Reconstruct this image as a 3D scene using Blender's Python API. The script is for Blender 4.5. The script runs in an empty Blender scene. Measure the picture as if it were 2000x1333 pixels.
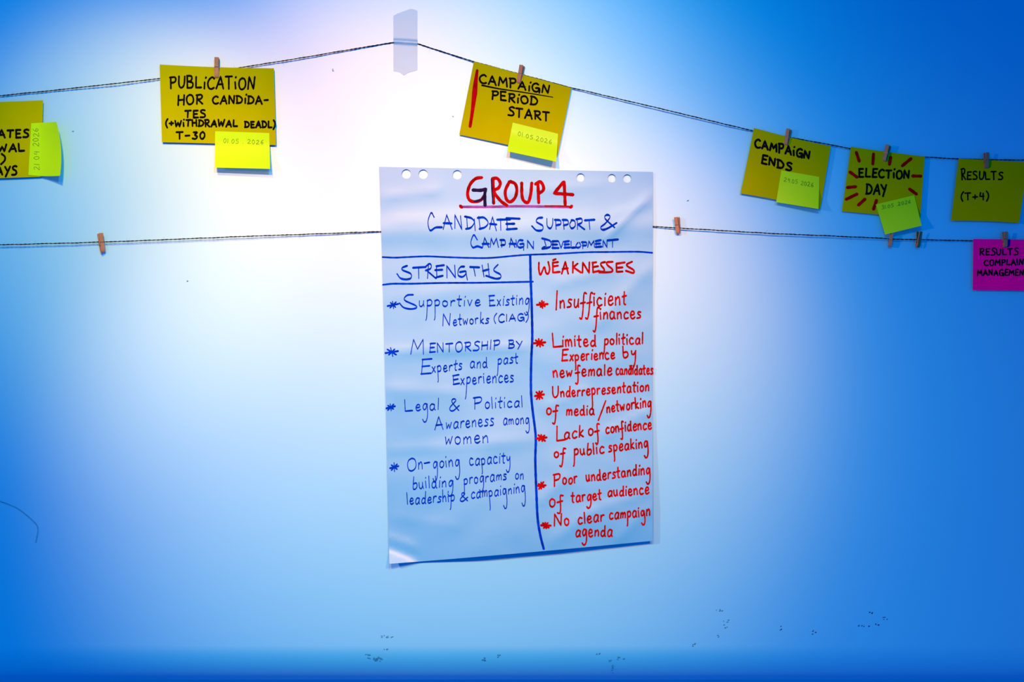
import bpy, bmesh, math, random
from mathutils import Vector, Matrix, noise
from mathutils.geometry import delaunay_2d_cdt

# ------------------------------------------------------------------ camera, light, exposure
sc = bpy.context.scene
COL = sc.collection
D = 2.6            # camera to wall (m); on the wall one photo pixel is one millimetre
Z0 = 1.5           # height of the camera axis above the floor

cam = bpy.data.objects.new('camera', bpy.data.cameras.new('camera'))
COL.objects.link(cam)
cam.location = (0, -D, Z0)
cam.rotation_euler = (math.pi / 2, 0, 0)
cam.data.sensor_width = 36
cam.data.lens = 36 * D / 2.0
cam.data.clip_start = 0.05
sc.camera = cam

world = bpy.data.worlds.new('room_ambient')
sc.world = world
world.use_nodes = True
world.node_tree.nodes['Background'].inputs[0].default_value = (0.000, 0.286, 1.000, 1)
world.node_tree.nodes['Background'].inputs[1].default_value = 0.636

def spot(name, loc, target, watts, colour, angle, blend, radius):
    l = bpy.data.lights.new(name, 'SPOT')
    o = bpy.data.objects.new(name, l)
    COL.objects.link(o)
    o.location = loc
    o.rotation_euler = (Vector(target) - Vector(loc)).to_track_quat('-Z', 'Y').to_euler()
    l.energy = watts
    l.color = colour
    l.spot_size = math.radians(angle)
    l.spot_blend = blend
    l.shadow_soft_size = radius
    return o

# two warm lamps from above left; the cool, side and right-hand spots are added fills
spot('warm_lamp', (-0.503, -2.393, Z0 + 1.200), (-0.149, 0, Z0 + 0.010), 415.0, (1.000, 0.340, 0.004), 38.24, 1.0, 0.075)
spot('cool_fill', (0.124, -2.186, Z0 + 1.138), (-0.741, 0, Z0 + -0.362), 116.1, (0.003, 0.835, 0.985), 90.11, 1.0, 0.075)  # unseen cyan fill, added to lift the blue base of the wall
spot('warm_floodlight', (-0.647, -1.543, Z0 + 1.257), (-0.771, 0, Z0 + 0.255), 205.4, (1.000, 0.520, 0.060), 27.50, 1.0, 0.075)
spot('side_fill', (-1.655, -1.453, Z0 + 0.502), (0.437, 0, Z0 + -0.626), 262.5, (1.000, 0.452, 0.306), 56.51, 1.0, 0.075)  # unseen fill from the left, added to bring red into the outer cards
spot('warm_right_fill', (0.892, -2.585, Z0 + 1.204), (-0.057, 0, Z0 + -0.200), 490.0, (1.000, 0.310, 0.006), 28.30, 1.0, 0.075)  # unseen warm fill, added to brighten the right half of the wall

vs = sc.view_settings
vs.view_transform = 'Standard'
vs.look = 'None'
vs.gamma = 1.0
vs.exposure = 0.0
vs.use_curve_mapping = False

# ------------------------------------------------------------------ helpers
def P(px, py, d=0.0):
    """a point d metres off the wall that the photo shows at pixel (px, py)"""
    k = (D - d) / D / 1000.0
    return Vector(((px - 1000) * k, -d, Z0 + (666.5 - py) * k))

def link(name, me, mats=(), parent=None):
    o = bpy.data.objects.new(name, me)
    COL.objects.link(o)
    for m in (mats if isinstance(mats, (list, tuple)) else [mats]):
        me.materials.append(m)
    if parent is not None:
        o.parent = parent
        o.matrix_parent_inverse = Matrix.Translation(-parent.location) if parent.rotation_euler.to_quaternion().angle < 1e-6 else parent.matrix_basis.inverted()
    return o

def mesh(name, verts, faces, mats, parent=None, smooth=True):
    me = bpy.data.meshes.new(name)
    me.from_pydata([tuple(v) for v in verts], [], faces)
    if smooth:
        me.polygons.foreach_set('use_smooth', [True] * len(me.polygons))
    me.update()
    return link(name, me, mats, parent)

def thing(name, label, cat, loc, group=None):
    o = bpy.data.objects.new(name, None)
    COL.objects.link(o)
    o.location = loc
    o.empty_display_size = 0.02
    return tag(o, label, cat, group)

def tag(o, label, cat, group=None):
    o['label'] = label
    o['category'] = cat
    if group:
        o['group'] = group
    return o

# ------------------------------------------------------------------ materials
def coated(name, base, gloss, rough=0.75, tint=(1, 1, 1), mottling=0.04, scale=14.0, bump=0.0, bump_scale=200.0):
    """matt colour under a broad soft sheen"""
    m = bpy.data.materials.new(name)
    m.use_nodes = True
    nt = m.node_tree
    N, L = nt.nodes, nt.links
    for n in list(N):
        N.remove(n)
    out = N.new('ShaderNodeOutputMaterial')
    mix = N.new('ShaderNodeMixShader')
    dif = N.new('ShaderNodeBsdfDiffuse')
    glo = N.new('ShaderNodeBsdfGlossy')
    tc = N.new('ShaderNodeTexCoord')
    nz = N.new('ShaderNodeTexNoise')
    nz.inputs['Scale'].default_value = scale
    nz.inputs['Detail'].default_value = 4
    L.new(tc.outputs['Object'], nz.inputs['Vector'])
    ramp = N.new('ShaderNodeValToRGB')
    lo = [max(0.0, c * (1 - mottling)) for c in base]
    hi = [min(1.0, c * (1 + mottling)) for c in base]
    ramp.color_ramp.elements[0].position = 0.3
    ramp.color_ramp.elements[1].position = 0.7
    ramp.color_ramp.elements[0].color = (*lo, 1)
    ramp.color_ramp.elements[1].color = (*hi, 1)
    L.new(nz.outputs['Fac'], ramp.inputs['Fac'])
    L.new(ramp.outputs['Color'], dif.inputs['Color'])
    glo.inputs['Color'].default_value = (*tint, 1)
    glo.inputs['Roughness'].default_value = rough
    mix.inputs['Fac'].default_value = gloss
    L.new(dif.outputs[0], mix.inputs[1])
    L.new(glo.outputs[0], mix.inputs[2])
    if bump:
        b = N.new('ShaderNodeBump')
        b.inputs['Strength'].default_value = bump
        b.inputs['Distance'].default_value = 0.001
        n2 = N.new('ShaderNodeTexNoise')
        n2.inputs['Scale'].default_value = bump_scale
        n2.inputs['Detail'].default_value = 3
        L.new(tc.outputs['Object'], n2.inputs['Vector'])
        L.new(n2.outputs['Fac'], b.inputs['Height'])
        L.new(b.outputs[0], dif.inputs['Normal'])
        L.new(b.outputs[0], glo.inputs['Normal'])
    L.new(mix.outputs[0], out.inputs['Surface'])
    return m

def wood(name, a, b):
    m = coated(name, a, 0.03, 0.6)
    nt = m.node_tree
    N, L = nt.nodes, nt.links
    ramp = [n for n in N if n.type == 'VALTORGB'][0]
    nz = [n for n in N if n.type == 'TEX_NOISE'][0]
    tc = [n for n in N if n.type == 'TEX_COORD'][0]
    mp = N.new('ShaderNodeMapping')
    mp.inputs['Scale'].default_value = (900, 900, 60)
    L.new(tc.outputs['Object'], mp.inputs['Vector'])
    L.new(mp.outputs[0], nz.inputs['Vector'])
    nz.inputs['Scale'].default_value = 1.0
    ramp.color_ramp.elements[0].color = (*a, 1)
    ramp.color_ramp.elements[1].color = (*b, 1)
    return m

M_WALL = coated('blue_gloss_wall_paint', (0.000, 0.381, 0.781), 0.218, 0.516, (1, 1, 1), 0.015, 3.0)
M_PAPER = coated('flip_chart_paper', (0.009, 0.267, 0.652), 0.109, 0.516, (1, 1, 1), 0.02, 6.0)
M_CARD = coated('yellow_card', (0.303, 0.328, 0.0), 0.0, 0.7, (1, 1, 1), 0.03, 20.0)
M_PINK = coated('magenta_card', (0.895, 0.0, 0.261), 0.0, 0.7, (1, 1, 1), 0.06, 20.0)
M_STICKY = coated('lime_sticky_paper', (0.41, 0.80, 0.0), 0.025, 0.42, (1, 0.95, 0.6), 0.02, 20.0)
M_BLACK = coated('black_marker_ink', (0.004, 0.004, 0.006), 0.0, 0.6, mottling=0.3, scale=60)
M_BLUE = coated('blue_marker_ink', (0.0, 0.024, 0.44), 0.0, 0.6, mottling=0.35, scale=60)
M_RED = coated('red_marker_ink', (0.20, 0.002, 0.003), 0.0, 0.6, mottling=0.35, scale=60)
M_CARDRED = coated('thick_red_marker_ink', (0.27, 0.002, 0.004), 0.0, 0.6, mottling=0.3, scale=60)
M_NAVY = coated('dark_navy_marker_ink', (0.012, 0.006, 0.05), 0.0, 0.6, mottling=0.4, scale=60)
M_PURPLE = coated('faded_purple_marker_ink', (0.17, 0.05, 0.32), 0.0, 0.6, mottling=0.3, scale=60)
M_PENCIL = coated('faint_pencil', (0.10, 0.24, 0.02), 0.0, 0.6, mottling=0.3, scale=60)
M_SMUDGE = coated('teal_smudge', (0.0, 0.15, 0.34), 0.05, 0.6, mottling=0.4, scale=90)
M_PENLINE = coated('faint_teal_pen', (0.0, 0.24, 0.52), 0.06, 0.6, mottling=0.3, scale=60)
M_DARKSMUDGE = coated('dark_violet_smudge', (0.01, 0.012, 0.16), 0.02, 0.6, mottling=0.4, scale=90)
M_TWINE = coated('dark_twine', (0.016, 0.012, 0.020), 0.0, 0.6, mottling=0.5, scale=500)
M_WOOD = wood('clothespin_wood', (0.19, 0.09, 0.05), (0.32, 0.165, 0.095))
M_STEEL = coated('spring_steel', (0.04, 0.035, 0.035), 0.3, 0.4)

def see_through(m, share, tint):
    nt = m.node_tree
    N, L = nt.nodes, nt.links
    out = [n for n in N if n.type == 'OUTPUT_MATERIAL'][0]
    old = out.inputs['Surface'].links[0].from_socket
    tr = N.new('ShaderNodeBsdfTransparent')
    tr.inputs[0].default_value = (*tint, 1)
    mx = N.new('ShaderNodeMixShader')
    mx.inputs['Fac'].default_value = share
    L.new(old, mx.inputs[1])
    L.new(tr.outputs[0], mx.inputs[2])
    L.new(mx.outputs[0], out.inputs['Surface'])
    return m
M_TAPE = see_through(coated('translucent_tape', (0.16, 0.42, 0.76), 0.30, 0.62, (0.95, 1, 1), 0.03, 30), 0.28, (1, 1, 1))
see_through(M_STICKY, 0.25, (0.9, 1.0, 0.4))

# ------------------------------------------------------------------ sheets of paper
def smooth01(t):
    t = max(0.0, min(1.0, t))
    return t * t * (3 - 2 * t)

class Sheet:
    """a quad of paper given by its four corners in the photo, with a depth function and edge bulges"""
    def __init__(self, tl, tr, br, bl, depth, top=(0, 0), right=(0, 0), bottom=(0, 0), left=(0, 0)):
        self.c = [Vector(p) for p in (tl, tr, br, bl)]
        self.depth = depth
        self.b = [Vector(p) for p in (top, right, bottom, left)]
    def px(self, u, v):
        a, b, c, d = self.c
        p = (a * (1 - u) + b * u) * (1 - v) + (d * (1 - u) + c * u) * v
        su, sv = 4 * u * (1 - u), 4 * v * (1 - v)
        t, r, bo, l = self.b
        return p + t * (su * (1 - v)) + bo * (su * v) + l * (sv * (1 - u)) + r * (sv * u)
    def uv(self, x, y):
        u = v = 0.5
        t = Vector((x, y))
        for _ in range(12):
            f = self.px(u, v) - t
            if f.length < 0.01:
                break
            e = 1e-3
            du = (self.px(u + e, v) - self.px(u, v)) / e
            dv = (self.px(u, v + e) - self.px(u, v)) / e
            det = du.x * dv.y - dv.x * du.y
            u -= (f.x * dv.y - dv.x * f.y) / det
            v -= (du.x * f.y - f.x * du.y) / det
        return u, v
    def at(self, x, y, lift=0.0):
        u, v = self.uv(x, y)
        return P(x, y, self.depth(u, v, x, y) + lift)
    def build(self, name, mat, parent, nu=20, nv=16, thick=0.0003):
        vs_, fs = [], []
        for j in range(nv + 1):
            for i in range(nu + 1):
                p = self.px(i / nu, j / nv)
                vs_.append(P(p.x, p.y, self.depth(i / nu, j / nv, p.x, p.y)))
        for j in range(nv):
            for i in range(nu):
                a = j * (nu + 1) + i
                fs.append((a, a + nu + 1, a + nu + 2, a + 1))
        o = mesh(name, vs_, fs, mat, parent)
        s = o.modifiers.new('thickness', 'SOLIDIFY')
        s.thickness = thick
        s.offset = -1
        rim = o.modifiers.new('crisp_rim', 'EDGE_SPLIT')
        rim.split_angle = math.radians(45)
        return o

# ------------------------------------------------------------------ ink: nib strokes laid on a sheet
def parse(s):
    return [[tuple(float(q) for q in p.split(',')) for p in st.split()] for st in s.split('|')]

def catmull(pts, step, curve=True):
    if len(pts) == 1:
        pts = [pts[0], (pts[0][0] + 0.8, pts[0][1] + 0.5)]
    pts = [Vector(p) for p in pts]
    out = []
    n = len(pts)
    for i in range(n - 1):
        p1, p2 = pts[i], pts[i + 1]
        p0 = pts[i - 1] if i else p1 - (p2 - p1)
        p3 = pts[i + 2] if i + 2 < n else p2 + (p2 - p1)
        k = max(2, int((p2 - p1).length / step) + 1)
        for j in range(k):
            t = j / k
            if curve:
                q = 0.5 * ((2 * p1) + (p2 - p0) * t + (2 * p0 - 5 * p1 + 4 * p2 - p3) * t * t + (3 * p1 - p0 - 3 * p2 + p3) * t ** 3)
            else:
                q = p1.lerp(p2, t)
            out.append(q)
    out.append(pts[-1])
    return out

class Ink:
    def __init__(self, sheet, wh, wv, seed=1, wob=0.10):
        self.s, self.wh, self.wv = sheet, wh, wv
        self.v, self.f, self.mi = [], [], []
        self.rnd = random.Random(seed)
        self.n = 0
        self.wob = wob
    def stroke(self, pts, scale=1.0, curve=True, mi=0, widths=None, lift=0.0):
        q = catmull(pts, 2.2, curve)
        lift = lift + 0.00045 + 0.00001 * (self.n % 12)
        self.n += 1
        ph = self.rnd.random() * 9
        m = len(q)
        L, R = [], []
        for i in range(m):
            t = q[min(i + 1, m - 1)] - q[max(i - 1, 0)]
            if t.length < 1e-6:
                t = Vector((1, 0))
            t.normalize()
            c = abs(t.x)
            w = self.wv + (self.wh - self.wv) * c * c
            w *= scale * (1 + self.wob * math.sin(i * 0.9 + ph) * self.rnd.random())
            if widths:
                k = i / (m - 1) * (len(widths) - 1)
                a = int(min(k, len(widths) - 2))
                w = widths[a] + (widths[a + 1] - widths[a]) * (k - a)
            e = min(i, m - 1 - i)
            nrm = Vector((-t.y, t.x)) * (w / 2)
            L.append(q[i] + nrm)
            R.append(q[i] - nrm)
        # round ends
        d0 = (q[0] - q[1]).normalized() if m > 1 else Vector((-1, 0))
        d1 = (q[-1] - q[-2]).normalized() if m > 1 else Vector((1, 0))
        w0 = (L[0] - R[0]).length
        w1 = (L[-1] - R[-1]).length
        poly_l = L
        poly_r = R
        b = len(self.v)
        for a, c in zip(poly_l, poly_r):
            self.v.append(self.s.at(a.x, a.y, lift))
            self.v.append(self.s.at(c.x, c.y, lift))
        for i in range(m - 1):
            self.f.append((b + 2 * i, b + 2 * i + 2, b + 2 * i + 3, b + 2 * i + 1))
            self.mi.append(mi)
        for (A, B, dd, w, i0) in ((L[0], R[0], d0, w0, b), (L[-1], R[-1], d1, w1, b + 2 * (m - 1))):
            k = len(self.v)
            for fx, fy in ((0.36, 0.25), (0.5, 0.5), (0.36, 0.75)):
                p = A.lerp(B, fy) + dd * (w * fx * 0.85)
                self.v.append(self.s.at(p.x, p.y, lift))
            self.f.append((i0, k, k + 1, k + 2, i0 + 1))
            self.mi.append(mi)
    def traced(self, s, ox, oy, k, **kw):
        for st in parse(s):
            self.stroke([(ox + x / k, oy + y / k) for x, y in st], **kw)
    def text(self, txt, a, b, asc, xh=None, desc=None, **kw):
        """write txt along the baseline a -> b; asc, xh, desc are heights in photo pixels"""
        xh = xh or asc * 0.6
        desc = desc or xh * 1.3
        a, b = Vector(a), Vector(b)
        ax = (b - a).normalized()
        up = Vector((ax.y, -ax.x))
        if ax.x > 0.7:
            up = Vector((0.25 * ax.y, -1)).normalized()
        total, items = 0.0, []
        for ch in txt:
            if ch == ' ':
                total += 0.5 * asc
                continue
            w, st = GLYPHS[ch]
            unit = xh if ch in LOWER else asc
            items.append((ch, total, unit, st))
            total += (w + GAP[ch in LOWER]) / 100 * unit
        total -= GAP[txt[-1] in LOWER] / 100 * unit
        k = (b - a).length / total
        for ch, off, unit, st in items:
            jy = (self.rnd.random() - 0.5) * 0.10 * unit
            js = 1 + (self.rnd.random() - 0.5) * 0.18
            lean = (self.rnd.random() - 0.4) * 0.16
            for s in st:
                pts = []
                for x, y in s:
                    if ch in LOWER:
                        h = y / 100 * xh * js if 0 <= y <= 100 else (xh + (y - 100) / 100 * (asc - xh) if y > 100 else y / 100 * desc)
                    else:
                        h = y / 100 * asc * js
                    pts.append(tuple(a + ax * ((off + x / 100 * unit) * k + lean * h) + up * (h + jy)))
                sharp = ch in 'AEFHIKLMNTVWXYZkvwx14i'
                self.stroke(pts, curve=not sharp, **kw)
    def asterisk(self, x, y, r, n=4, **kw):
        for i in range(n):
            t = math.pi * i / n + 0.1 + self.rnd.uniform(-0.15, 0.15)
            rr = r * self.rnd.uniform(0.75, 1.1) * (1.1 if i == 0 else 0.85)
            dx, dy = math.cos(t) * rr, -math.sin(t) * rr
            self.stroke([(x - dx, y - dy), (x + dx, y + dy)], **kw)
    def build(self, name, mats, parent, label=None):
        mats = mats if isinstance(mats, list) else [mats]
        o = mesh(name, self.v, self.f, mats, parent, smooth=False)
        o.data.polygons.foreach_set('material_index', self.mi)
        bm = bmesh.new()
        bm.from_mesh(o.data)
        for f in bm.faces:
            f.normal_update()
            if f.normal.y > 0:
                f.normal_flip()
        bm.to_mesh(o.data)
        bm.free()
        if label:
            o['label'] = label
        return o

GAP = {True: 31, False: 22}
LOWER = 'abcdefghiklmnopqrstuvwxy'
_G = {
 'A': (66, '0,0 33,100 66,0|12,36 58,38'), 'B': (56, '5,0 6,100|2,98 42,96 48,76 36,56 8,52 50,44 56,22 42,3 3,0'),
 'C': (60, '60,86 42,100 16,82 3,48 14,10 38,0 62,12'), 'D': (62, '8,0 8,100|0,98 36,92 62,55 46,12 0,2'),
 'E': (52, '8,0 8,98|6,98 52,100|8,52 44,54|6,2 54,4'), 'F': (50, '8,0 8,98|6,98 52,100|8,52 44,54'),
 'G': (64, '58,88 40,100 14,84 3,48 12,10 36,0 56,16 60,44|34,44 66,44 64,-8'), 'H': (56, '4,0 4,100|54,0 54,100|4,50 54,54'),
 'I': (8, '4,0 4,100'), 'K': (56, '5,0 5,100|54,95 10,48 58,0'), 'L': (52, '5,100 5,3 54,6'),
 'M': (74, '0,0 9,100 37,35 64,100 74,0'), 'N': (58, '3,0 5,100 53,2 57,100'),
 'O': (62, '32,100 8,82 2,45 14,8 36,0 58,20 62,56 50,90 28,99'), 'P': (54, '8,-6 8,100|0,96 44,100 54,78 42,54 8,46'),
 'R': (56, '8,0 8,100|0,97 42,100 52,78 40,56 8,50|14,52 58,0'), 'S': (52, '52,92 32,100 10,86 16,64 42,48 52,24 38,4 2,4'),
 'T': (60, '0,97 60,100|30,100 28,0'), 'U': (56, '3,100 5,28 22,0 44,10 54,40 56,100'), 'V': (54, '0,100 26,0 54,100'),
 'W': (78, '0,100 14,0 37,70 56,0 78,100'), 'Y': (58, '0,100 28,50|58,100 14,-20'),
 'a': (66, '60,88 30,100 6,62 10,12 32,0 56,36 62,92 60,22 70,0'), 'b': (56, '5,200 6,8 40,0 58,42 44,86 8,76'),
 'c': (56, '56,84 30,100 5,60 12,12 34,0 60,14'), 'd': (64, '58,76 30,95 5,50 16,6 42,10 58,60 62,200 60,24 68,0'),
 'e': (58, '8,48 52,58 48,94 24,98 5,55 16,6 42,0 62,20'), 'f': (44, '58,180 42,200 28,165 26,-40 14,-95 -8,-84|-6,44 48,54'),
 'g': (58, '56,88 26,98 5,55 18,8 42,25 56,88 62,-40 46,-92 20,-100 0,-76'), 'h': (54, '5,200 5,0|5,55 34,98 50,70 54,0'),
 'i': (12, '6,100 8,0|10,150 14,175'), 'k': (54, '5,200 5,0|48,95 8,45 56,0'), 'l': (10, '4,200 8,0'),
 'm': (82, '3,95 5,0|5,60 25,98 38,75 40,5|40,60 62,98 76,75 80,0'), 'n': (56, '3,95 5,0|5,60 34,98 50,70 54,0'),
 'o': (58, '32,98 8,76 8,22 32,0 56,26 56,74 30,98'), 'p': (56, '5,100 8,-70 0,-98|3,84 34,100 56,65 44,15 8,10'),
 'r': (44, '5,95 6,0|6,55 24,92 46,90'), 's': (48, '48,92 22,98 12,72 42,42 42,12 2,4'), 't': (42, '20,185 18,18 36,0|-2,100 44,106'),
 'u': (56, '3,100 6,25 26,2 46,36 50,100|50,50 58,0'), 'v': (48, '0,100 24,0 48,100'), 'w': (72, '0,100 14,5 36,72 54,5 72,100'),
 'x': (50, '0,100 50,0|48,100 0,0'), 'y': (52, '3,100 10,48 30,38 48,80|50,100 52,-40 34,-95 10,-98 -4,-72'),
 '&': (76, '76,2 20,74 30,100 48,86 12,34 10,8 34,0 76,44'), '/': (50, '0,-60 50,150'), '(': (26, '26,122 6,78 4,30 22,-22'),
 ')': (24, '0,122 20,82 20,30 0,-22'), '-': (44, '2,46 42,50'), '+': (50, '0,42 50,46|26,74 24,14'), '.': (10, '3,2 7,6'),
 '0': (50, '26,100 6,70 6,25 24,0 44,28 44,74 24,100'), '1': (12, '8,100 4,0'), '2': (52, '4,80 24,100 44,78 26,36 0,3 54,4'),
 '3': (46, '6,96 40,96 20,58 44,36 30,2 0,8'), '4': (54, '16,98 6,44 50,46|44,90 40,-4'), '5': (48, '46,98 12,96 10,58 38,56 42,20 22,0 2,6'),
 '6': (46, '40,98 12,66 6,20 26,0 44,22 32,46 8,34'), '9': (46, '42,82 22,98 6,74 22,54 42,78 38,0'), '*': (10, '0,0'),
 'ı': (12, '6,62 8,0|12,98 16,108'),
}
GLYPHS = {k: (w, parse(s)) for k, (w, s) in _G.items()}

# ------------------------------------------------------------------ the wall, its rounded lower edge, and its wear marks
def build_wall():
    prof = [(0.0, 3.0), (0.0, 2.4)]
    zb = Z0 + (666.5 - 1262) / 1000
    n = 40
    for i in range(n + 1):
        prof.append((0.0, 2.4 + (zb - 2.4) * i / n))
    r = 0.085
    for i in range(1, 25):
        t = math.pi / 2 * i / 24
        prof.append((r * (1 - math.cos(t)), zb - r * math.sin(t)))
    prof += [(0.14, zb - r), (0.145, zb - r - 0.005), (0.145, 0.0)]
    xs = [-2.4 + 4.8 * i / 60 for i in range(61)]
    v = [(x, y, z) for (y, z) in prof for x in xs]
    f = []
    k = len(xs)
    for j in range(len(prof) - 1):
        for i in range(k - 1):
            f.append((j * k + i, (j + 1) * k + i, (j + 1) * k + i + 1, j * k + i + 1))
    o = mesh('wall_back', v, f, M_WALL)
    o['kind'] = 'structure'
    return o
wall = build_wall()

class Flat:
    def at(self, x, y, lift=0.0):
        zb, r = 1262.0, 85.0
        d = lift
        if y > zb:
            s = min(1.0, (y - zb) / r)
            d = lift - 0.085 * (1 - math.sqrt(max(0.0, 1 - s * s)))
        return P(x, y, d)
flat = Flat()

ink = Ink(flat, 2.2, 2.6, 3)
ink.stroke([(-12, 977), (0, 980), (34, 994), (65, 1019), (74, 1034), (70, 1060)])
ink.build('pen_line', M_PENLINE, wall, 'faint teal curved pen line at the left edge')
rs = random.Random(5)
for (x, y, w, h, dark, n) in ((717, 1284, 10, 8, 0, 7), (737, 1289, 17, 9, 0, 16), (750, 1244, 14, 5, 0, 7), (764, 1245.5, 4, 3, 0, 2),
        (753, 1269, 7, 2, 0, 3), (944, 1287, 8, 10, 0, 4), (974, 1284, 8, 7, 0, 6), (1404, 1192, 12, 5, 0, 4), (1418, 1220, 12, 15, 0, 7),
        (1354, 1262, 9, 9, 0, 4), (1401, 1241, 4, 12, 0, 3), (1207, 1286, 6, 9, 0, 4), (1217, 1286, 4, 8, 0, 3), (1188, 1292, 10, 3, 0, 3),
        (1196, 1309, 5, 16, 0, 4), (1168, 1280, 14, 5, 0, 4), (1522, 1229, 8, 8, 1, 3), (1589, 1236, 9, 10, 1, 4), (1700, 1199, 6, 5, 2, 3),
        (1712, 1221, 6, 5, 1, 3), (1690, 1223, 36, 3, 1, 5), (1731, 1209, 14, 4, 1, 4), (1345, 393, 11, 3, 0, 3), (141, 257, 5, 2, 0, 2),
        (366, 551, 5, 5, 0, 2), (885, 230, 3, 5, 0, 2), (650, 137, 3, 5, 0, 2)):
    ik = Ink(flat, 1.6, 1.8, int(x))
    for _ in range(n):
        cx, cy = x + rs.uniform(-.5, .5) * w, y + rs.uniform(-.5, .5) * h
        ln = rs.uniform(0.8, 3.2)
        t = rs.uniform(-0.8, 0.3)
        ik.stroke([(cx, cy), (cx + ln * math.cos(t), cy + ln * math.sin(t))], scale=rs.uniform(0.6, 1.3))
    ik.build('smudge', (M_SMUDGE, M_DARKSMUDGE, M_NAVY)[dark] if dark else M_SMUDGE, wall)

# ------------------------------------------------------------------ twine
def twine(name, pts, label, seed):
    """two-ply twine through (px, py, depth in mm)"""
    pts = [Vector(p) for p in pts]
    path = []
    for i in range(len(pts) - 1):
        p1, p2 = pts[i], pts[i + 1]
        k = max(1, int((p2.xy - p1.xy).length / 2.0))
        for j in range(k):
            path.append(p1.lerp(p2, j / k))
    path.append(pts[-1])
    rnd = random.Random(seed)
    cen = []
    for i, p in enumerate(path):
        wob = 0.5 * noise.noise(Vector((p.x * 0.03, seed, 0))) + 0.35 * noise.noise(Vector((p.x * 0.15, seed, 4)))
        cen.append(P(p.x, p.y + wob, p.z / 1000))
    v, f = [], []
    sides, rr, off = 6, 0.00066, 0.00050
    for ply in range(2):
        b = len(v)
        for i, c in enumerate(cen):
            t = (cen[min(i + 1, len(cen) - 1)] - cen[max(i - 1, 0)]).normalized()
            n1 = t.cross(Vector((0, 1, 0))).normalized()
            n2 = t.cross(n1)
            th = i * 0.75 + ply * math.pi
            o = c + (n1 * math.cos(th) + n2 * math.sin(th)) * off
            r = rr * (1 + 0.18 * math.sin(i * 0.37 + ply))
            for s in range(sides):
                a = 2 * math.pi * s / sides
                v.append(o + (n1 * math.cos(a) + n2 * math.sin(a)) * r)
        for i in range(len(cen) - 1):
            for s in range(sides):
                a, c2 = b + i * sides + s, b + i * sides + (s + 1) % sides
                f.append((a, c2, c2 + sides, a + sides))
    o = mesh(name, v, f, M_TWINE)
    tag(o, label, 'string')
    # loose fibres
    fv, ff = [], []
    for _ in range(150):
        c = cen[rnd.randrange(len(cen))]
        ln = rnd.uniform(0.002, 0.010)
        ang = rnd.uniform(0, 2 * math.pi)
        bend = rnd.uniform(-0.8, 0.8)
        b = len(fv)
        for k in range(5):
            s = k / 4
            a = ang + bend * s
            q = c + Vector((math.cos(a), -0.2 * s, math.sin(a))) * (ln * s)
            w = 0.00014 * (1 - 0.7 * s)
            for dx, dz in ((-w, 0), (w * 0.5, w * 0.87), (w * 0.5, -w * 0.87)):
                fv.append(q + Vector((dx, dz * 0.5, dz)))
        for k in range(4):
            for s in range(3):
                a, c2 = b + k * 3 + s, b + k * 3 + (s + 1) % 3
                ff.append((a, c2, c2 + 3, a + 3))
    fo = mesh('loose_fibers', fv, ff, M_TWINE, o)
    fo['kind'] = 'stuff'
    return o

UP = [(-60, 194), (0, 187), (110, 176), (228, 163), (312, 153.5), (400, 142), (470, 132), (578, 115), (688, 96), (768, 83), (784, 80.5), (800, 81.5), (816, 85.5), (924, 120),
      (1020, 146), (1116, 171.5), (1140, 177), (1280, 210), (1430, 246), (1472, 256), (1545, 269), (1623, 283), (1660, 290.5), (1730, 300), (1806, 307), (1872, 310.5), (1927, 312), (2000, 313), (2060, 315)]
UD = [4.6, 4.6, 4.6, 8, 5.0, 4.6, 5.6, 7.0, 4.5, 2.0, 1.8, 1.8, 2.2, 4.6, 4.8, 5.2, 6.5, 9, 7.5, 4.8, 4.8, 5.2, 5.2, 4.6, 5.4, 5.2, 4.6, 4.6, 4.6]
LO = [(-60, 481), (0, 478.5), (140, 475), (198, 473), (260, 471), (480, 462), (650, 456), (741, 452.5), (800, 451), (1000, 446), (1220, 440.5), (1275, 442.5), (1320, 445.5), (1390, 449.5), (1500, 456), (1700, 464.5), (1738, 467), (1796, 468.5), (1900, 470.5), (1963, 471.5), (2060, 473)]
LD = [8, 8, 8, 7.5, 8, 8.5, 6.5, 3.6, 2.4, 2.4, 2.4, 4, 7.2, 8.5, 9, 8.5, 7.4, 7.4, 5, 4.6, 4.6]
twine('twine', [(x, y, d) for (x, y), d in zip(UP, UD)], 'upper dark twine sagging from the tape at top, carrying the yellow cards', 1)
twine('twine', [(x, y, d) for (x, y), d in zip(LO, LD)], 'lower dark twine running nearly level behind the large paper sheet', 2)

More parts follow.
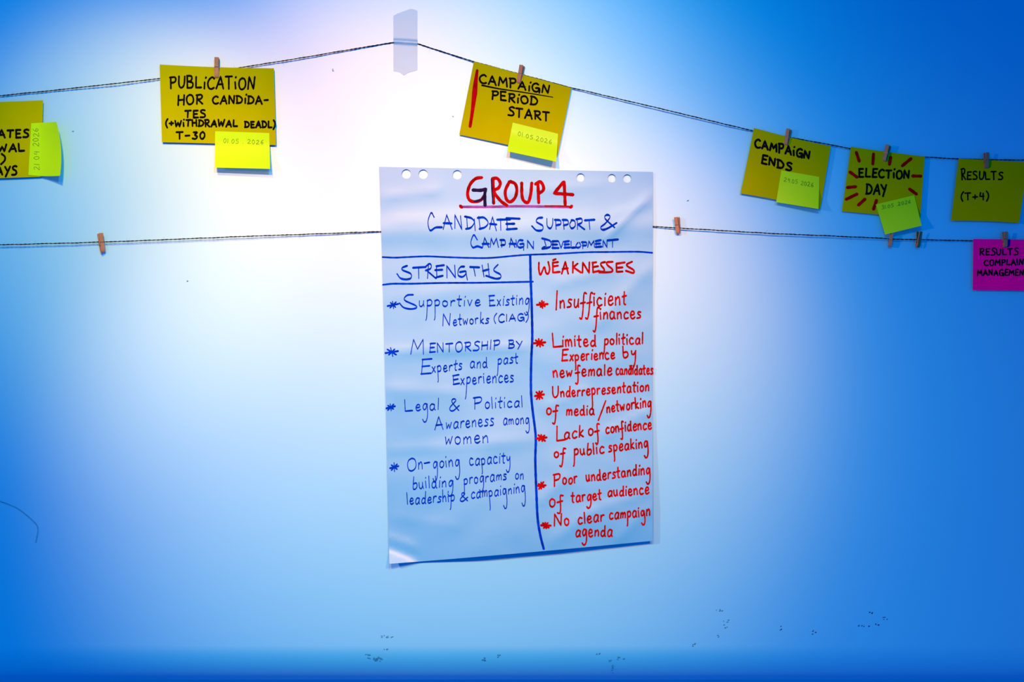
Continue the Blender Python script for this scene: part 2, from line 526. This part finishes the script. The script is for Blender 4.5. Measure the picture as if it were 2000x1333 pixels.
# ------------------------------------------------------------------ tape over the peak of the upper twine
def tape():
    top = [(768, 31), (776, 26.5), (786, 23), (795, 19.5), (803, 17), (809, 18.5), (815.5, 21)]
    bot = [(815, 137), (808, 139.5), (800, 141), (795, 143.5), (789, 148), (783, 143), (778, 140.5), (769, 139)]
    nx, ny = 14, 60
    def lerp_edge(e, x):
        e = sorted(e)
        for (x0, y0), (x1, y1) in zip(e, e[1:]):
            if x <= x1:
                return y0 + (y1 - y0) * max(0, (x - x0)) / (x1 - x0)
        return e[-1][1]
    v, f = [], []
    for j in range(ny + 1):
        for i in range(nx + 1):
            x = 768.3 + 47 * i / nx
            y0, y1 = lerp_edge(top, x), lerp_edge(bot, x)
            y = y0 + (y1 - y0) * j / ny
            sy = 81 + (x - 784) * 0.06 + 0.02 * abs(x - 786)
            d = 0.0005 + 0.0030 * math.exp(-((y - sy) / 4.0) ** 2) + 0.0006 * noise.noise(Vector((x * 0.05, y * 0.03, 2)))
            v.append(P(x, y, max(0.0004, d)))
    for j in range(ny):
        for i in range(nx):
            a = j * (nx + 1) + i
            f.append((a, a + nx + 1, a + nx + 2, a + 1))
    o = mesh('adhesive_tape', v, f, M_TAPE)
    s = o.modifiers.new('thickness', 'SOLIDIFY')
    s.thickness = 0.00015
    s.offset = 1
    rim = o.modifiers.new('crisp_rim', 'EDGE_SPLIT')
    rim.split_angle = math.radians(45)
    tag(o, 'pale translucent strip of tape holding up the peak of the upper twine', 'tape')
tape()

# ------------------------------------------------------------------ flip chart sheet
HOLES = [(793.5, 340, 9.2), (826.5, 340.5, 9.2), (893, 341.5, 9), (1134, 347, 8.2), (1195, 348.5, 8.2), (1225, 349, 8.2)]

def ridge(x, y, x0, y0, x1, y1, w, h):
    """a soft crease from (x0, y0) to (x1, y1)"""
    ax, ay = x1 - x0, y1 - y0
    L = math.hypot(ax, ay)
    t = ((x - x0) * ax + (y - y0) * ay) / L / L
    s = ((x - x0) * ay - (y - y0) * ax) / L
    if t < -0.15 or t > 1.15:
        return 0.0
    e = smooth01((t + 0.15) / 0.3) * smooth01((1.15 - t) / 0.3)
    return h * e * math.exp(-abs(s) / w)

CREASES = [(745, 385, 860, 372, 10, 1.2), (760, 430, 960, 420, 16, 1.4), (745, 690, 1030, 676, 9, 2.2), (750, 760, 900, 768, 14, 1.4),
           (752, 880, 1045, 860, 14, 1.8), (1180, 470, 1270, 380, 8, 2.0), (1195, 420, 1275, 395, 9, 1.2), (1160, 640, 1272, 520, 14, 1.8),
           (1080, 560, 1200, 520, 12, 1.2), (1060, 800, 1150, 760, 14, 1.5), (1180, 850, 1272, 800, 10, 1.6), (1050, 985, 1110, 930, 10, 1.6),
           (1150, 1000, 1270, 960, 12, 1.6), (1075, 1060, 1160, 1000, 10, 1.4), (1200, 1060, 1272, 990, 10, 1.6), (770, 1010, 900, 1030, 18, 1.2),
           (757, 1050, 815, 1070, 8, 2.0), (960, 380, 1180, 360, 12, 1.0), (760, 580, 1000, 560, 16, 0.8)]

def chart_depth(u, v, x, y):
    d = 4.6
    d += 2.4 * math.exp(-((y - (452.5 - (x - 741) * 0.021)) / 26.0) ** 2)            # the twine behind
    b = smooth01((v - 0.55) / 0.45)
    lift = 1.5 + 12.0 * smooth01((x - 800) / 150) * (1 - 0.45 * smooth01((x - 1080) / 200))
    d += b * lift
    # turned-up lower left corner
    s = ((y - 1073) * 54 - (x - 758) * 22) / 58.3
    if s > 0:
        d += 0.55 * s
    n = noise.noise(Vector((x * 0.006, y * 0.011, 7.0))) * 1.5 + noise.noise(Vector((x * 0.016, y * 0.022, 3.0))) * 0.7
    d += n * (0.35 + 0.65 * smooth01(v * 4))
    for c in CREASES:
        d += ridge(x, y, *c)
    return max(0.9, d) / 1000

chart = Sheet((740.5, 326), (1275, 336), (1274, 1057), (760.5, 1102), chart_depth, bottom=(0, 1.5), left=(1.5, 0))
chart_root = thing('flip_chart_sheet', 'large pale sheet with punched holes and red and blue handwriting in the middle', 'paper',
                   P(1000, 1080, 0.0))

def build_chart_paper():
    pts, edges = [], []
    def loop(ps):
        b = len(pts)
        pts.extend(Vector(p) for p in ps)
        edges.extend((b + i, b + (i + 1) % len(ps)) for i in range(len(ps)))
    outline = []
    n, m = 60, 84
    for i in range(n): outline.append(chart.px(i / n, 0))
    for i in range(m): outline.append(chart.px(1, i / m))
    for i in range(n): outline.append(chart.px(1 - i / n, 1))
    for i in range(m): outline.append(chart.px(0, 1 - i / m))
    loop(outline)
    for (x, y, r) in HOLES:
        loop([(x + r * math.cos(2 * math.pi * k / 28), y + r * math.sin(2 * math.pi * k / 28)) for k in range(28)])
    for j in range(1, m):
        for i in range(1, n):
            p = chart.px(i / n, j / m)
            if all((p - Vector((hx, hy))).length > hr + 3 for hx, hy, hr in HOLES):
                pts.append(p)
    vo, eo, fo, _, _, _ = delaunay_2d_cdt(pts, edges, [], 1, 1e-4)
    V, F = [], []
    for p in vo:
        u, v = chart.uv(p.x, p.y)
        V.append(P(p.x, p.y, chart_depth(u, v, p.x, p.y)))
    for f in fo:
        c = sum((vo[i] for i in f), Vector((0, 0))) / len(f)
        if any((c - Vector((hx, hy))).length < hr - 0.05 for hx, hy, hr in HOLES):
            continue
        a, b, d = vo[f[0]], vo[f[1]], vo[f[2]]
        cr = (b - a).cross(d - a)
        F.append(tuple(f) if cr < 0 else tuple(reversed(f)))
    o = mesh('paper', V, F, M_PAPER, chart_root)
    s = o.modifiers.new('thickness', 'SOLIDIFY')
    s.thickness = 0.0003
    s.offset = -1
    rim = o.modifiers.new('crisp_rim', 'EDGE_SPLIT')
    rim.split_angle = math.radians(45)
build_chart_paper()

# title
k = 2000 / 540
ik = Ink(chart, 6.6, 6.2, 11)
for s in ('745,100 700,108 660,150 642,210 652,258 690,275 738,262 768,225', '825,104 830,288', '820,108 855,106 878,140 865,175 832,200 880,268 928,303',
          '945,128 915,195 922,255 950,276 985,245 998,190 985,145 948,128', '1033,138 1035,230 1050,270 1080,278 1098,220 1106,138',
          '1150,138 1156,284', '1132,148 1165,130 1188,158 1188,192 1152,218'):
    ik.traced(s, 740, 320, k)
for s in ('1335,132 1268,214 1405,224', '1340,130 1348,300'):
    ik.traced(s, 740, 320, k, curve=False)
ik.traced('680,190 735,192 774,183', 740, 320, k, mi=1, lift=0.0002)
ik.traced('772,185 766,225 768,303', 740, 320, k, mi=1, lift=0.0002)
ik.traced('690,272 735,262 768,228', 740, 320, k, mi=1, lift=0.0002, scale=0.6)
ik.traced('814,112 818,200 826,285', 740, 320, k, mi=1, lift=0.0002, scale=0.4)
ik.traced('590,312 800,312 1000,308 1200,310 1395,314', 740, 320, k, mi=2, scale=0.75)
ik.traced('588,304 600,317', 740, 320, k, scale=0.9, lift=0.0002)
ik.traced('1200,306 1300,306 1395,310', 740, 320, k, scale=0.45, lift=0.0002)
ik.traced('1385,316 1396,305', 740, 320, k, scale=0.9, lift=0.0002)
ik.build('title_writing', [M_RED, M_NAVY, M_PURPLE], chart_root, 'underlined red marker title with dark overwritten strokes')

# subtitle
ik = Ink(chart, 4.6, 1.6, 12)
for s in ('400,388 378,356 355,420 370,482 410,462 456,460', '635,378 640,470', '622,382 670,395 690,425 665,462 630,472', '722,380 732,465', '715,392 760,390 790,425 770,458 728,472',
          '1182,390 1150,395 1140,420 1185,450 1180,480 1140,482 1106,450', '1215,395 1218,450 1240,468 1256,440 1258,395', '1278,402 1282,476', '1272,406 1310,410 1315,436 1282,446',
          '1333,402 1340,476', '1328,406 1365,410 1368,436 1338,446', '1395,410 1380,440 1395,468 1420,450 1416,415 1393,408', '1435,396 1437,476', '1428,402 1465,398 1468,425 1440,440',
          '1705,462 1635,395 1650,370 1672,385 1640,430 1605,460 1620,478 1660,465 1720,428',
          '712,552 686,516 665,570 680,606 712,598 746,608', '885,550 888,606', '878,552 910,555 912,584 885,590',
          '1040,555 1015,555 1002,585 1015,606 1045,600 1048,580 1022,582', '1198,556 1215,618', '1180,540 1240,560 1240,600 1180,615 1200,600', '1440,570 1425,595 1440,608 1460,595 1450,568',
          '1475,565 1475,616', '1468,568 1500,570 1500,590 1475,592'):
    ik.traced(s, 740, 320, k)
for s in ('465,476 490,370 530,476|468,430 526,432|550,470 550,370 600,476 590,375|690,400 697,486|800,476 822,385 850,486|803,435 850,440|855,405 950,403|880,405 882,482',
          '925,400 930,476|922,394 1018,398|922,436 980,434|925,475 998,470|1440,440 1488,476|1490,410 1560,405|1520,408 1526,476',
          '750,606 765,535 795,606|750,580 795,580|805,606 812,540 830,585 850,540 865,606|945,606 955,540 985,606|945,580 990,580|992,550 997,606|1048,580 1047,628|1075,612 1075,555 1118,616 1118,560',
          '1258,560 1258,610|1255,562 1295,560|1255,585 1290,585|1255,610 1300,610|1300,560 1318,610 1335,560|1345,560 1345,608|1343,565 1375,560|1343,585 1375,583|1343,608 1380,606|1390,560 1390,608 1425,606',
          '1510,606 1520,560 1535,590 1555,558 1560,606|1570,555 1570,606|1568,560 1605,553|1568,580 1600,578|1568,604 1610,600|1620,606 1622,555 1650,606 1650,550|1655,555 1730,548|1690,553 1690,606'):
    ik.traced(s, 740, 320, k, curve=False)
ik.build('subtitle_writing', M_BLUE, chart_root, 'two lines of blue marker capitals')

# ruled lines
for pts, w in (([(747, 502.5), (771, 503.5), (794, 502.5), (833, 501), (872, 502.5), (918, 504), (957, 504), (1003, 500), (1030, 498), (1087, 496), (1144, 493), (1187, 492.5), (1244, 492), (1274, 494)], 3.4),
               ([(748, 556.5), (768, 554.5), (802, 554.5), (864, 553), (941, 552.5), (1041, 550.5)], 3.6),
               ([(1035.5, 499), (1036.5, 545), (1038.5, 600), (1039.5, 660), (1037.5, 705), (1037, 762), (1040, 800), (1044.5, 835), (1046.5, 860), (1045.5, 900), (1047.5, 960), (1050, 1012), (1055, 1045), (1062, 1073)], 4.8)):
    ik = Ink(chart, w, w, 13)
    ik.stroke(pts)
    ik.build('ruled_line', M_BLUE, chart_root, 'blue marker line')

# column headings
k = 2000 / 310
ik = Ink(chart, 4.4, 1.7, 14)
for s in ('355,190 295,215 300,245 400,290 402,345 340,362 270,345 228,290', '595,195 635,165 660,185 650,225 590,250', '1075,200 1030,205 1000,250 1000,310 1050,330 1090,300 1095,260 1020,270',
          '1500,175 1450,230 1460,260 1530,300 1532,340 1470,352 1350,315'):
    ik.traced(s, 740, 490, k)
ik.traced('430,215 590,205|500,215 503,352|625,180 612,350|610,255 720,350|725,190 730,330|725,195 820,182|710,245 800,240|725,335 805,315|858,346 855,190 965,342 955,180|1095,265 1115,372|1150,205 1265,210|1195,215 1215,320|1300,180 1325,330|1375,160 1390,320|1310,255 1385,235', 740, 490, k, curve=False)
ik.build('column_heading', M_BLUE, chart_root, 'blue marker capitals above the left column')
ik = Ink(chart, 4.4, 3.4, 15)
k = 1824 / 260
for s in ('158,160 158,260 180,330 232,225 255,300 285,315 305,250 285,150', '1170,152 1090,160 1100,200 1160,250 1150,290 985,298', '1065,155 1010,170 1010,200 1050,250 1045,285 975,285', '1435,150 1365,185 1375,215 1455,265 1450,305 1350,275'):
    ik.traced(s, 1030, 490, k)
ik.traced('348,155 350,300 445,290|352,130 390,115|350,165 420,155|350,215 420,205|470,318 520,150 560,318|480,250 555,240|625,150 622,305|690,175 630,225 735,300|755,305 760,160 845,305 850,155|895,160 900,300|890,165 945,158|895,225 970,212|900,295 985,275|1220,170 1222,290 1305,285|1220,178 1335,160|1225,235 1305,228', 1030, 490, k, curve=False)
ik.build('column_heading', M_RED, chart_root, 'red marker capitals above the right column')

# bullets: (asterisk, [(text, x0, x1, y0, y1, asc, xh, desc)])
LEFT = [
 ((767.6, 596, 9.5), [('upportive', 818, 937, 599, 597.5, 22, 12, 28), ('Existing', 955, 1033, 598, 595, 20, 12.5, 20), ('Networks', 864, 954, 637, 632, 23, 11, 8), ('(CIAG)', 964, 1032, 630, 627, 15, 10, 5)]),
 ((765, 688, 11), [('M', 802, 827, 693, 693, 31, 20, 10), ('ENTORSHIP', 838, 975, 689.5, 683, 18, 12, 8), ('BY', 993, 1020, 681, 680, 14.5, 10, 8), ('E', 820, 841, 731, 730, 27, 15, 8), ('xperts', 844, 902, 729, 722.5, 21, 12, 20),
   ('and', 918, 951, 719.5, 719, 21, 12, 8), ('past', 972, 1011, 713, 709, 21, 12, 22), ('E', 884, 897, 752, 750, 18, 10, 8), ('xperiences', 900, 1003, 751.5, 746, 21, 13, 30)]),
 ((763, 796, 9), [('Legal', 790, 856, 803.5, 801, 23, 12.5, 23), ('&', 876, 896, 802.5, 802.5, 25, 12, 8), ('Political', 925, 1020, 800, 795.5, 23, 12, 8), ('Awareness', 849, 964, 840, 832, 24, 13.5, 8),
   ('among', 983, 1033, 831, 828, 20, 12, 17), ('women', 869, 953, 870, 864.5, 24, 15, 8)]),
 ((770, 913, 10), [('O', 795, 812, 922, 921, 25, 14, 8), ('n-going', 817, 897, 918, 911, 24, 13.5, 25), ('capacity', 917, 996, 910, 904, 21, 13.5, 18), ('building', 806, 884, 956, 951, 24, 13, 18),
   ('programs', 906, 989, 947, 937, 20, 12, 18), ('on', 1006, 1022, 936.5, 937, 20, 11.5, 8), ('leadership', 795, 887, 986, 980, 24, 12, 16), ('&', 897, 913, 980, 979, 17, 12, 8), ('campaigning', 920, 1025, 974.5, 962, 21, 12, 27)]),
]
RIGHT = [
 ((1059, 595, 9), [('I', 1085, 1087.5, 604, 604, 40, 20, 8), ('nsufficient', 1093.5, 1222.5, 602, 595, 27, 16.5, 25), ('finances', 1161, 1251, 625, 621.5, 24, 13.5, 25)]),
 ((1053.5, 670, 12), [('L', 1079, 1099, 678, 677, 29, 14, 8), ('imited', 1098, 1163, 677.5, 676.5, 23, 13, 8), ('political', 1180, 1255, 674, 672, 22, 12, 18), ('Experience', 1096, 1200, 706, 701, 22, 12, 19),
   ('by', 1217, 1241, 698, 697, 22, 12, 23), ('new', 1080.6, 1117, 738.5, 736, 20, 13, 8), ('female', 1125, 1194, 735.5, 733, 21, 13, 16), ('candidates', 1203, 1275, 732.5, 731, 19, 11.5, 8)]),
 ((1053.5, 772.5, 11), [('Underrepresentation', 1079, 1267, 777.5, 764, 21, 12, 26), ('of', 1067, 1088, 810.5, 810, 17, 12.5, 20), ('media', 1106, 1160, 811.5, 811, 20, 12.5, 8), ('networking', 1185, 1271, 806.5, 795, 22, 12, 20)]),
 ((1058, 856, 10), [('L', 1086, 1103, 861.5, 860, 28, 13, 8), ('ack', 1102, 1139, 859, 854, 23, 13, 8), ('of', 1149, 1170, 851, 848, 20, 12.5, 20), ('confidence', 1183, 1272, 847, 838, 20, 12, 16),
   ('of', 1082, 1102, 894.5, 893, 16, 12, 20), ('public', 1121, 1179, 890, 886, 22, 12, 22), ('speaking', 1189, 1265, 884, 874, 20, 12.5, 20)]),
 ((1057, 949, 9.5), [('Poor', 1081, 1127, 949.5, 944, 24, 13, 8), ('understanding', 1145, 1269, 941.5, 926, 22, 12, 19), ('of', 1073, 1098, 991, 988, 20, 17, 15), ('target', 1116, 1174, 982, 976, 21, 12, 14), ('audience', 1187, 1267, 971, 965, 20, 12, 8)]),
 ((1066, 1027, 9), [('No', 1082, 1111, 1028.5, 1026, 23, 13.5, 8), ('clear', 1129, 1179, 1024.5, 1018, 22, 13, 8), ('campaign', 1190, 1269, 1015, 1008, 20, 12, 17), ('agenda', 1124, 1195, 1048.5, 1048, 22, 13, 17)]),
]
def bullets(rows, mat, wh, wv, colour, seed):
    for i, ((ax_, ay_, ar), words) in enumerate(rows):
        ik = Ink(chart, wh, wv, seed + i)
        for (t, x0, x1, y0, y1, asc, xh, desc) in words:
            ik.text(t, (x0, y0), (x1, y1), asc, xh, desc)
        if colour == 'blue' and i == 0:
            ik.traced('430,555 360,560 320,600 340,635 460,690 472,720 400,735 310,715 258,658', 740, 490, 2000 / 310, scale=1.1)
        if colour == 'red' and i == 2:
            ik.stroke([(1183, 783), (1176, 802), (1168.5, 822)], curve=False)
        b = ik.build('bullet_point', mat, chart_root, colour + ' marker handwriting')
        a = Ink(chart, wh * 1.1, wv * 1.15, seed + 50 + i)
        a.asterisk(ax_, ay_, ar, 4 if colour == 'blue' else 4)
        a.build('asterisk', mat, b)
bullets(LEFT, M_BLUE, 3.5, 1.5, 'blue', 100)
bullets(RIGHT, M_RED, 4.1, 2.8, 'red', 200)

# ------------------------------------------------------------------ cards and sticky notes
def card(label, corners, depths, lines, mat=M_CARD, bend=0.0, top=(0, 0), bottom=(0, 0), left=(0, 0), right=(0, 0), ink_mat=None, w=4.5, group='cards clipped to the twine', extra=None):
    a, b, c, d = depths                       # mm off the wall at TL, TR, BR, BL
    def dep(u, v, x, y):
        z = (a * (1 - u) + b * u) * (1 - v) + (d * (1 - u) + c * u) * v
        z += bend * 4 * u * (1 - u) * (0.3 + 0.7 * v) + 0.25 * noise.noise(Vector((x * 0.02, y * 0.02, 1)))
        return z / 1000
    s = Sheet(*corners, dep, top=top, bottom=bottom, left=left, right=right)
    mid = (Vector(corners[2]) + Vector(corners[3])) / 2
    root = thing('card', label, 'card', P(mid.x, mid.y, 0.0), group)
    s.build('paper', mat, root, 24, 18, 0.0004)
    for i, (t, p0, p1, cap) in enumerate(lines):
        ik = Ink(s, w, w * 0.86, hash(t) % 97 if False else 31 + i + len(t))
        ik.text(t, p0, p1, cap, cap * 0.85)
        ik.build('handwriting', ink_mat or M_BLACK, root, 'black marker handwriting')
    return s, root

def sticky(label, corners, base, lines, curl, w=0.85, axis='v', top=(0, 0), bottom=(0, 0), right=(0, 0), left=(0, 0), start=0.25):
    """a sticky note held along its gummed edge, the far edge curling off by `curl` mm"""
    def dep(u, v, x, y):
        t = v if axis == 'v' else u
        cu, cv = base.uv(x, y)
        cu, cv = max(0, min(1, cu)), max(0, min(1, cv))
        z = base.depth(cu, cv, x, y) * 1000 + 0.7
        c = max(0.0, (t - start) / (1 - start))
        cl = curl if not isinstance(curl, tuple) else curl[0] + (curl[1] - curl[0]) * (u if axis == 'v' else v)
        return (z + cl * c ** 1.7) / 1000
    s = Sheet(*corners, dep, top=top, bottom=bottom, right=right, left=left)
    mid = (Vector(corners[2]) + Vector(corners[3])) / 2
    root = thing('sticky_note', label, 'sticky note', P(mid.x, mid.y, 0.0), 'dated sticky notes')
    s.build('paper', M_STICKY, root, 16, 20, 0.0002)
    for i, (t, p0, p1, cap) in enumerate(lines):
        ik = Ink(s, w, w, 61 + i)
        ik.text(t, p0, p1, cap)
        ik.build('handwriting', M_PENCIL, root, 'thin faint pencilled date')
    return s, root

s_left, r = card('yellow card cut by the left edge with a vertical sticky note', ((-150, 205), (84, 196), (80, 345.5), (-146, 353)), (7, 8, 6, 6),
    [('DATES', (-20, 269), (55, 268.5), 15), ('RAWAL', (-38, 298), (47, 295.5), 15), (')', (2, 318), (10, 318), 14), ('DAYS', (-22, 344), (32, 341), 17)], w=4.4, bend=0.5)
sticky('sticky note turned sideways, curling off the card at the left edge', ((61, 241), (110, 238), (117, 343.5), (55.5, 342)), s_left,
    [('21 04 2026', (77, 332), (75, 251), 11)], 20, axis='u', right=(5.5, 0), start=0.30, bottom=(0, 1.5))

s_pub, r = card('yellow card with the longest text, five lines, right of the cut-off card', ((312, 126), (535, 133.5), (539, 283.5), (316.5, 278)), (7.5, 8, 8, 6.5),
    [('PUBLiCATiON'.replace('i', 'ı'), (332, 172), (496, 174.5), 23), ('HOR', (347, 206), (395, 203.5), 19), ('CANDıDA-', (415, 202.5), (524, 203), 15.5), ('TES', (361, 230), (401, 229), 14.5),
     ('(+WıTHDRAWAL', (323.5, 247), (463, 247.5), 12.5), ('DEADL)', (478, 249), (537, 250), 12.5), ('T-30', (345, 271.5), (400, 272), 14.5)], w=4.0, top=(0, 1.5), bend=-0.5)
sticky('sticky note on the lower right corner of the five-line yellow card', ((420.3, 256.5), (526, 260), (527.4, 330), (419.5, 327.4)), s_pub,
    [('01.05 . 2026', (436, 279), (514, 282), 8.5)], (13, 16))

s_camp, r = card('tilted yellow card with a red vertical bar and underlined first line', ((925.5, 120), (1116, 172), (1089, 303.5), (897, 263)), (6.5, 8, 9, 6.5),
    [('CAMPAıGN', (936, 161), (1071, 183.5), 17), ('PERıOD', (960, 193.5), (1049, 206), 16), ('START', (992, 225.5), (1073, 237), 17.5)], w=4.0)
ik = Ink(s_camp, 5, 5, 7)
ik.stroke([(932, 137), (929, 160), (926.5, 185), (922.5, 218), (918, 247.5)], widths=[5, 8, 10.5, 8, 6.5, 6])
ik.build('red_bar', M_CARDRED, r, 'thick red marker bar')
ik = Ink(s_camp, 2.6, 2.6, 8)
ik.stroke([(941.2, 166.6), (975, 173.5), (1006, 178), (1045, 184), (1080, 190)], widths=[3.4, 2.8, 2.4, 2.2, 1.6])
ik.build('underline', M_BLACK, r, 'black marker line')
sticky('sticky note curling off the tilted card with the red bar', ((1001.5, 239.5), (1090, 261.5), (1086.5, 316), (990.3, 295.4)), s_camp,
    [('01.05.2026', (1011, 265), (1077, 282), 8.5)], (17, 20))

s_ends, r = card('tilted yellow card with two black lines, left of the card with red rays', ((1472.7, 250), (1622.7, 286), (1602, 409), (1446.5, 378)), (7.5, 8, 7, 7.5),
    [('CAMPAıGN', (1474, 287), (1580, 310), 16.5), ('ENDS', (1486.5, 318.5), (1545, 334), 15.5)], w=4.5, top=(0, 1.5), bottom=(0, -1.5))
sticky('sticky note on the lower right of the two-line card', ((1526, 333), (1600.3, 345.7), (1598.7, 408.5), (1516, 395)), s_ends,
    [('29.05 2026', (1531, 354.5), (1588, 365.5), 8)], (4, 12), start=0.3)

s_elec, r = card('yellow card ringed with short red rays', ((1662, 286.7), (1806, 306), (1797.5, 427), (1644.3, 413)), (7, 8, 8, 4.5),
    [('ELECTıON', (1677, 345.5), (1775, 349.5), 16.5), ('DAY', (1691, 379.5), (1732, 381), 19)], w=4.2, top=(0, 0.5))
k = 5.555
for s in ('235,208 268,308', '422,224 415,338', '610,260 594,344', '830,277 732,358', '165,422 245,480', '137,592 230,582', '124,720 244,662', '257,783 330,717', '455,728 422,828', '845,466 938,468', '810,606 890,664'):
    ik = Ink(s_elec, 6.2, 6.0, len(s) + ord(s[1]))
    ik.traced(s, 1630, 260, k, curve=False)
    ik.build('red_ray', M_CARDRED, r, 'short red marker dash')
sticky('sticky note twisted the other way, on the card with red rays', ((1710.7, 399.5), (1785.7, 381.5), (1800, 441), (1728.7, 458.5)), s_elec,
    [('31.05 .2026', (1722, 409), (1778, 397), 7)], (8, 9), start=0.3)

s_res, r = card('darkest yellow card at the right edge, above the magenta card', ((1872.3, 309.8), (2008, 317), (1990.5, 436), (1857.4, 431.6)), (7, 7.5, 7, 5.5),
    [('R', (1878, 351), (1885.5, 350), 23), ('ESULTS', (1888, 351), (1958, 351.5), 15), ('(T+4)', (1876.5, 391), (1931, 390.5), 13.5)], w=3.0, bottom=(0, -1.5))

s_mag, r = card('magenta card cut by the right edge on the lower twine', ((1901, 467), (2086, 469), (2084, 569), (1899.8, 567)), (7, 7.5, 7, 5.5),
    [('RESULTS', (1913, 499), (1988, 498), 13), ('COMPLAINT', (1922, 519), (2008, 517.5), 11), ('MANAGEMENT', (1909, 538.5), (2008, 538), 11)], mat=M_PINK, w=2.8)

# ------------------------------------------------------------------ clothespins
def pin_parts():
    def leg(sign):
        # profile in (z along the pin, y off the middle); toward the camera is -y
        inner = [(-14, 0.45), (-5, 0.55), (-3, 1.5), (-1, 1.7), (1.5, 0.9), (3, 0.9), (22.5, 4.0), (23.5, 4.6)]
        outer = [(23.5, 5.6), (22.5, 6.2), (8, 4.4), (6.3, 4.25), (5.9, 3.5), (4.7, 3.45), (4.3, 4.15), (0, 4.1), (-6, 3.9), (-11, 3.2), (-14, 1.6)]
        prof = inner + outer
        n = len(prof)
        v, f = [], []
        w = 4.0
        for x, sc_ in ((-w, 0.0), (-w + 0.5, 0.35), (w - 0.5, 0.35), (w, 0.0)):
            for z, y in prof:
                cz, cy = 4.0, 3.0
                kk = 1.0 if sc_ else 0.94
                v.append((x / 1000, sign * (cy + (y - cy) * kk) / 1000, z / 1000 * (1 if sc_ else 0.985)))
        for a in range(3):
            for i in range(n):
                j = (i + 1) % n
                f.append((a * n + i, a * n + j, (a + 1) * n + j, (a + 1) * n + i))
        f.append(tuple(range(n)))
        f.append(tuple(reversed(range(3 * n, 4 * n))))
        me = bpy.data.meshes.new('prong')
        me.from_pydata(v, [], f)
        bm = bmesh.new()
        bm.from_mesh(me)
        bmesh.ops.recalc_face_normals(bm, faces=bm.faces)
        bm.to_mesh(me)
        bm.free()
        me.materials.append(M_WOOD)
        return me
    def spring():
        pts = []
        # front wire across the notch, coil through the middle, back wire
        pts += [Vector((-4.6, -3.75, 5.3)), Vector((4.5, -3.75, 5.3)), Vector((4.9, -2.6, 4.4)), Vector((4.9, -1.3, 1.6))]
        turns, m = 4, 12
        for i in range(turns * m + 1):
            a = 2 * math.pi * i / m
            pts.append(Vector((4.7 - 9.4 * i / (turns * m), -1.25 * math.cos(a), 0.3 + 1.25 * math.sin(a))))
        pts += [Vector((-4.9, 1.3, 1.6)), Vector((-4.9, 2.6, 4.4)), Vector((-4.5, 3.75, 5.3)), Vector((4.6, 3.75, 5.3))]
        v, f = [], []
        for i, p in enumerate(pts):
            t = (pts[min(i + 1, len(pts) - 1)] - pts[max(i - 1, 0)]).normalized()
            n1 = t.cross(Vector((0.13, 0.2, 0.97))).normalized()
            n2 = t.cross(n1)
            for s in range(6):
                a = 2 * math.pi * s / 6
                v.append((p + (n1 * math.cos(a) + n2 * math.sin(a)) * 0.5) / 1000)
        for i in range(len(pts) - 1):
            for s in range(6):
                a, b = i * 6 + s, i * 6 + (s + 1) % 6
                f.append((a, b, b + 6, a + 6))
        me = bpy.data.meshes.new('spring')
        me.from_pydata(v, [], f)
        me.materials.append(M_STEEL)
        return me
    return leg(-1), leg(1), spring()
ME_F, ME_B, ME_S = pin_parts()

def pin(top, bottom, twist, label, depth=8.0, scale=1.0):
    """a clothespin seen from its handle end `top` down to its jaw `bottom` (photo pixels)"""
    t, b = Vector(top), Vector(bottom)
    ln = (t - b).length / 37.5
    q = b.lerp(t, 14 / 37.5)
    o = thing('clothespin', label, 'clothespin', P(q.x, q.y, depth / 1000), 'clothespins on the twine')
    ang = math.atan2(t.x - b.x, b.y - t.y)
    o.rotation_euler = (Matrix.Rotation(ang, 3, 'Y') @ Matrix.Rotation(math.radians(twist), 3, 'Z')).to_euler()
    o.scale = (scale * (0.5 + 0.5 * ln), 0.85, ln)
    for nm, me in (('prong', ME_F), ('prong', ME_B), ('spring', ME_S)):
        c = bpy.data.objects.new(nm, me)
        COL.objects.link(c)
        c.parent = o
        if nm == 'spring':
            c['label'] = 'dark wire spring'
    return o

pin((423.7, 112.7), (423.3, 152), 4, 'clothespin holding the five-line yellow card')
pin((1020, 128), (1013, 162.5), -22, 'clothespin holding the tilted card with the red bar')
pin((1541.5, 252.5), (1535, 283.5), -40, 'clothespin holding the two-line yellow card')
pin((1735.5, 284), (1727, 315), -40, 'clothespin holding the card with red rays')
pin((1926.5, 298.5), (1926.5, 328.5), 12, 'clothespin holding the darkest yellow card')
pin((195.5, 456), (201, 493), 40, 'empty clothespin alone on the lower twine, left of the large sheet', 7.6)
pin((1322, 424.5), (1325, 456.5), -36, 'empty clothespin on the lower twine just right of the large sheet', 7.4)
pin((1741.5, 457), (1737.5, 482), -14, 'empty clothespin on the lower twine, tucked under the twisted sticky note', 7.4)
pin((1795.5, 452.5), (1792, 483.5), 30, 'empty clothespin on the lower twine, right of the one under the sticky note', 7.4)
pin((1962.7, 453), (1963, 483), 8, 'clothespin holding the magenta card')
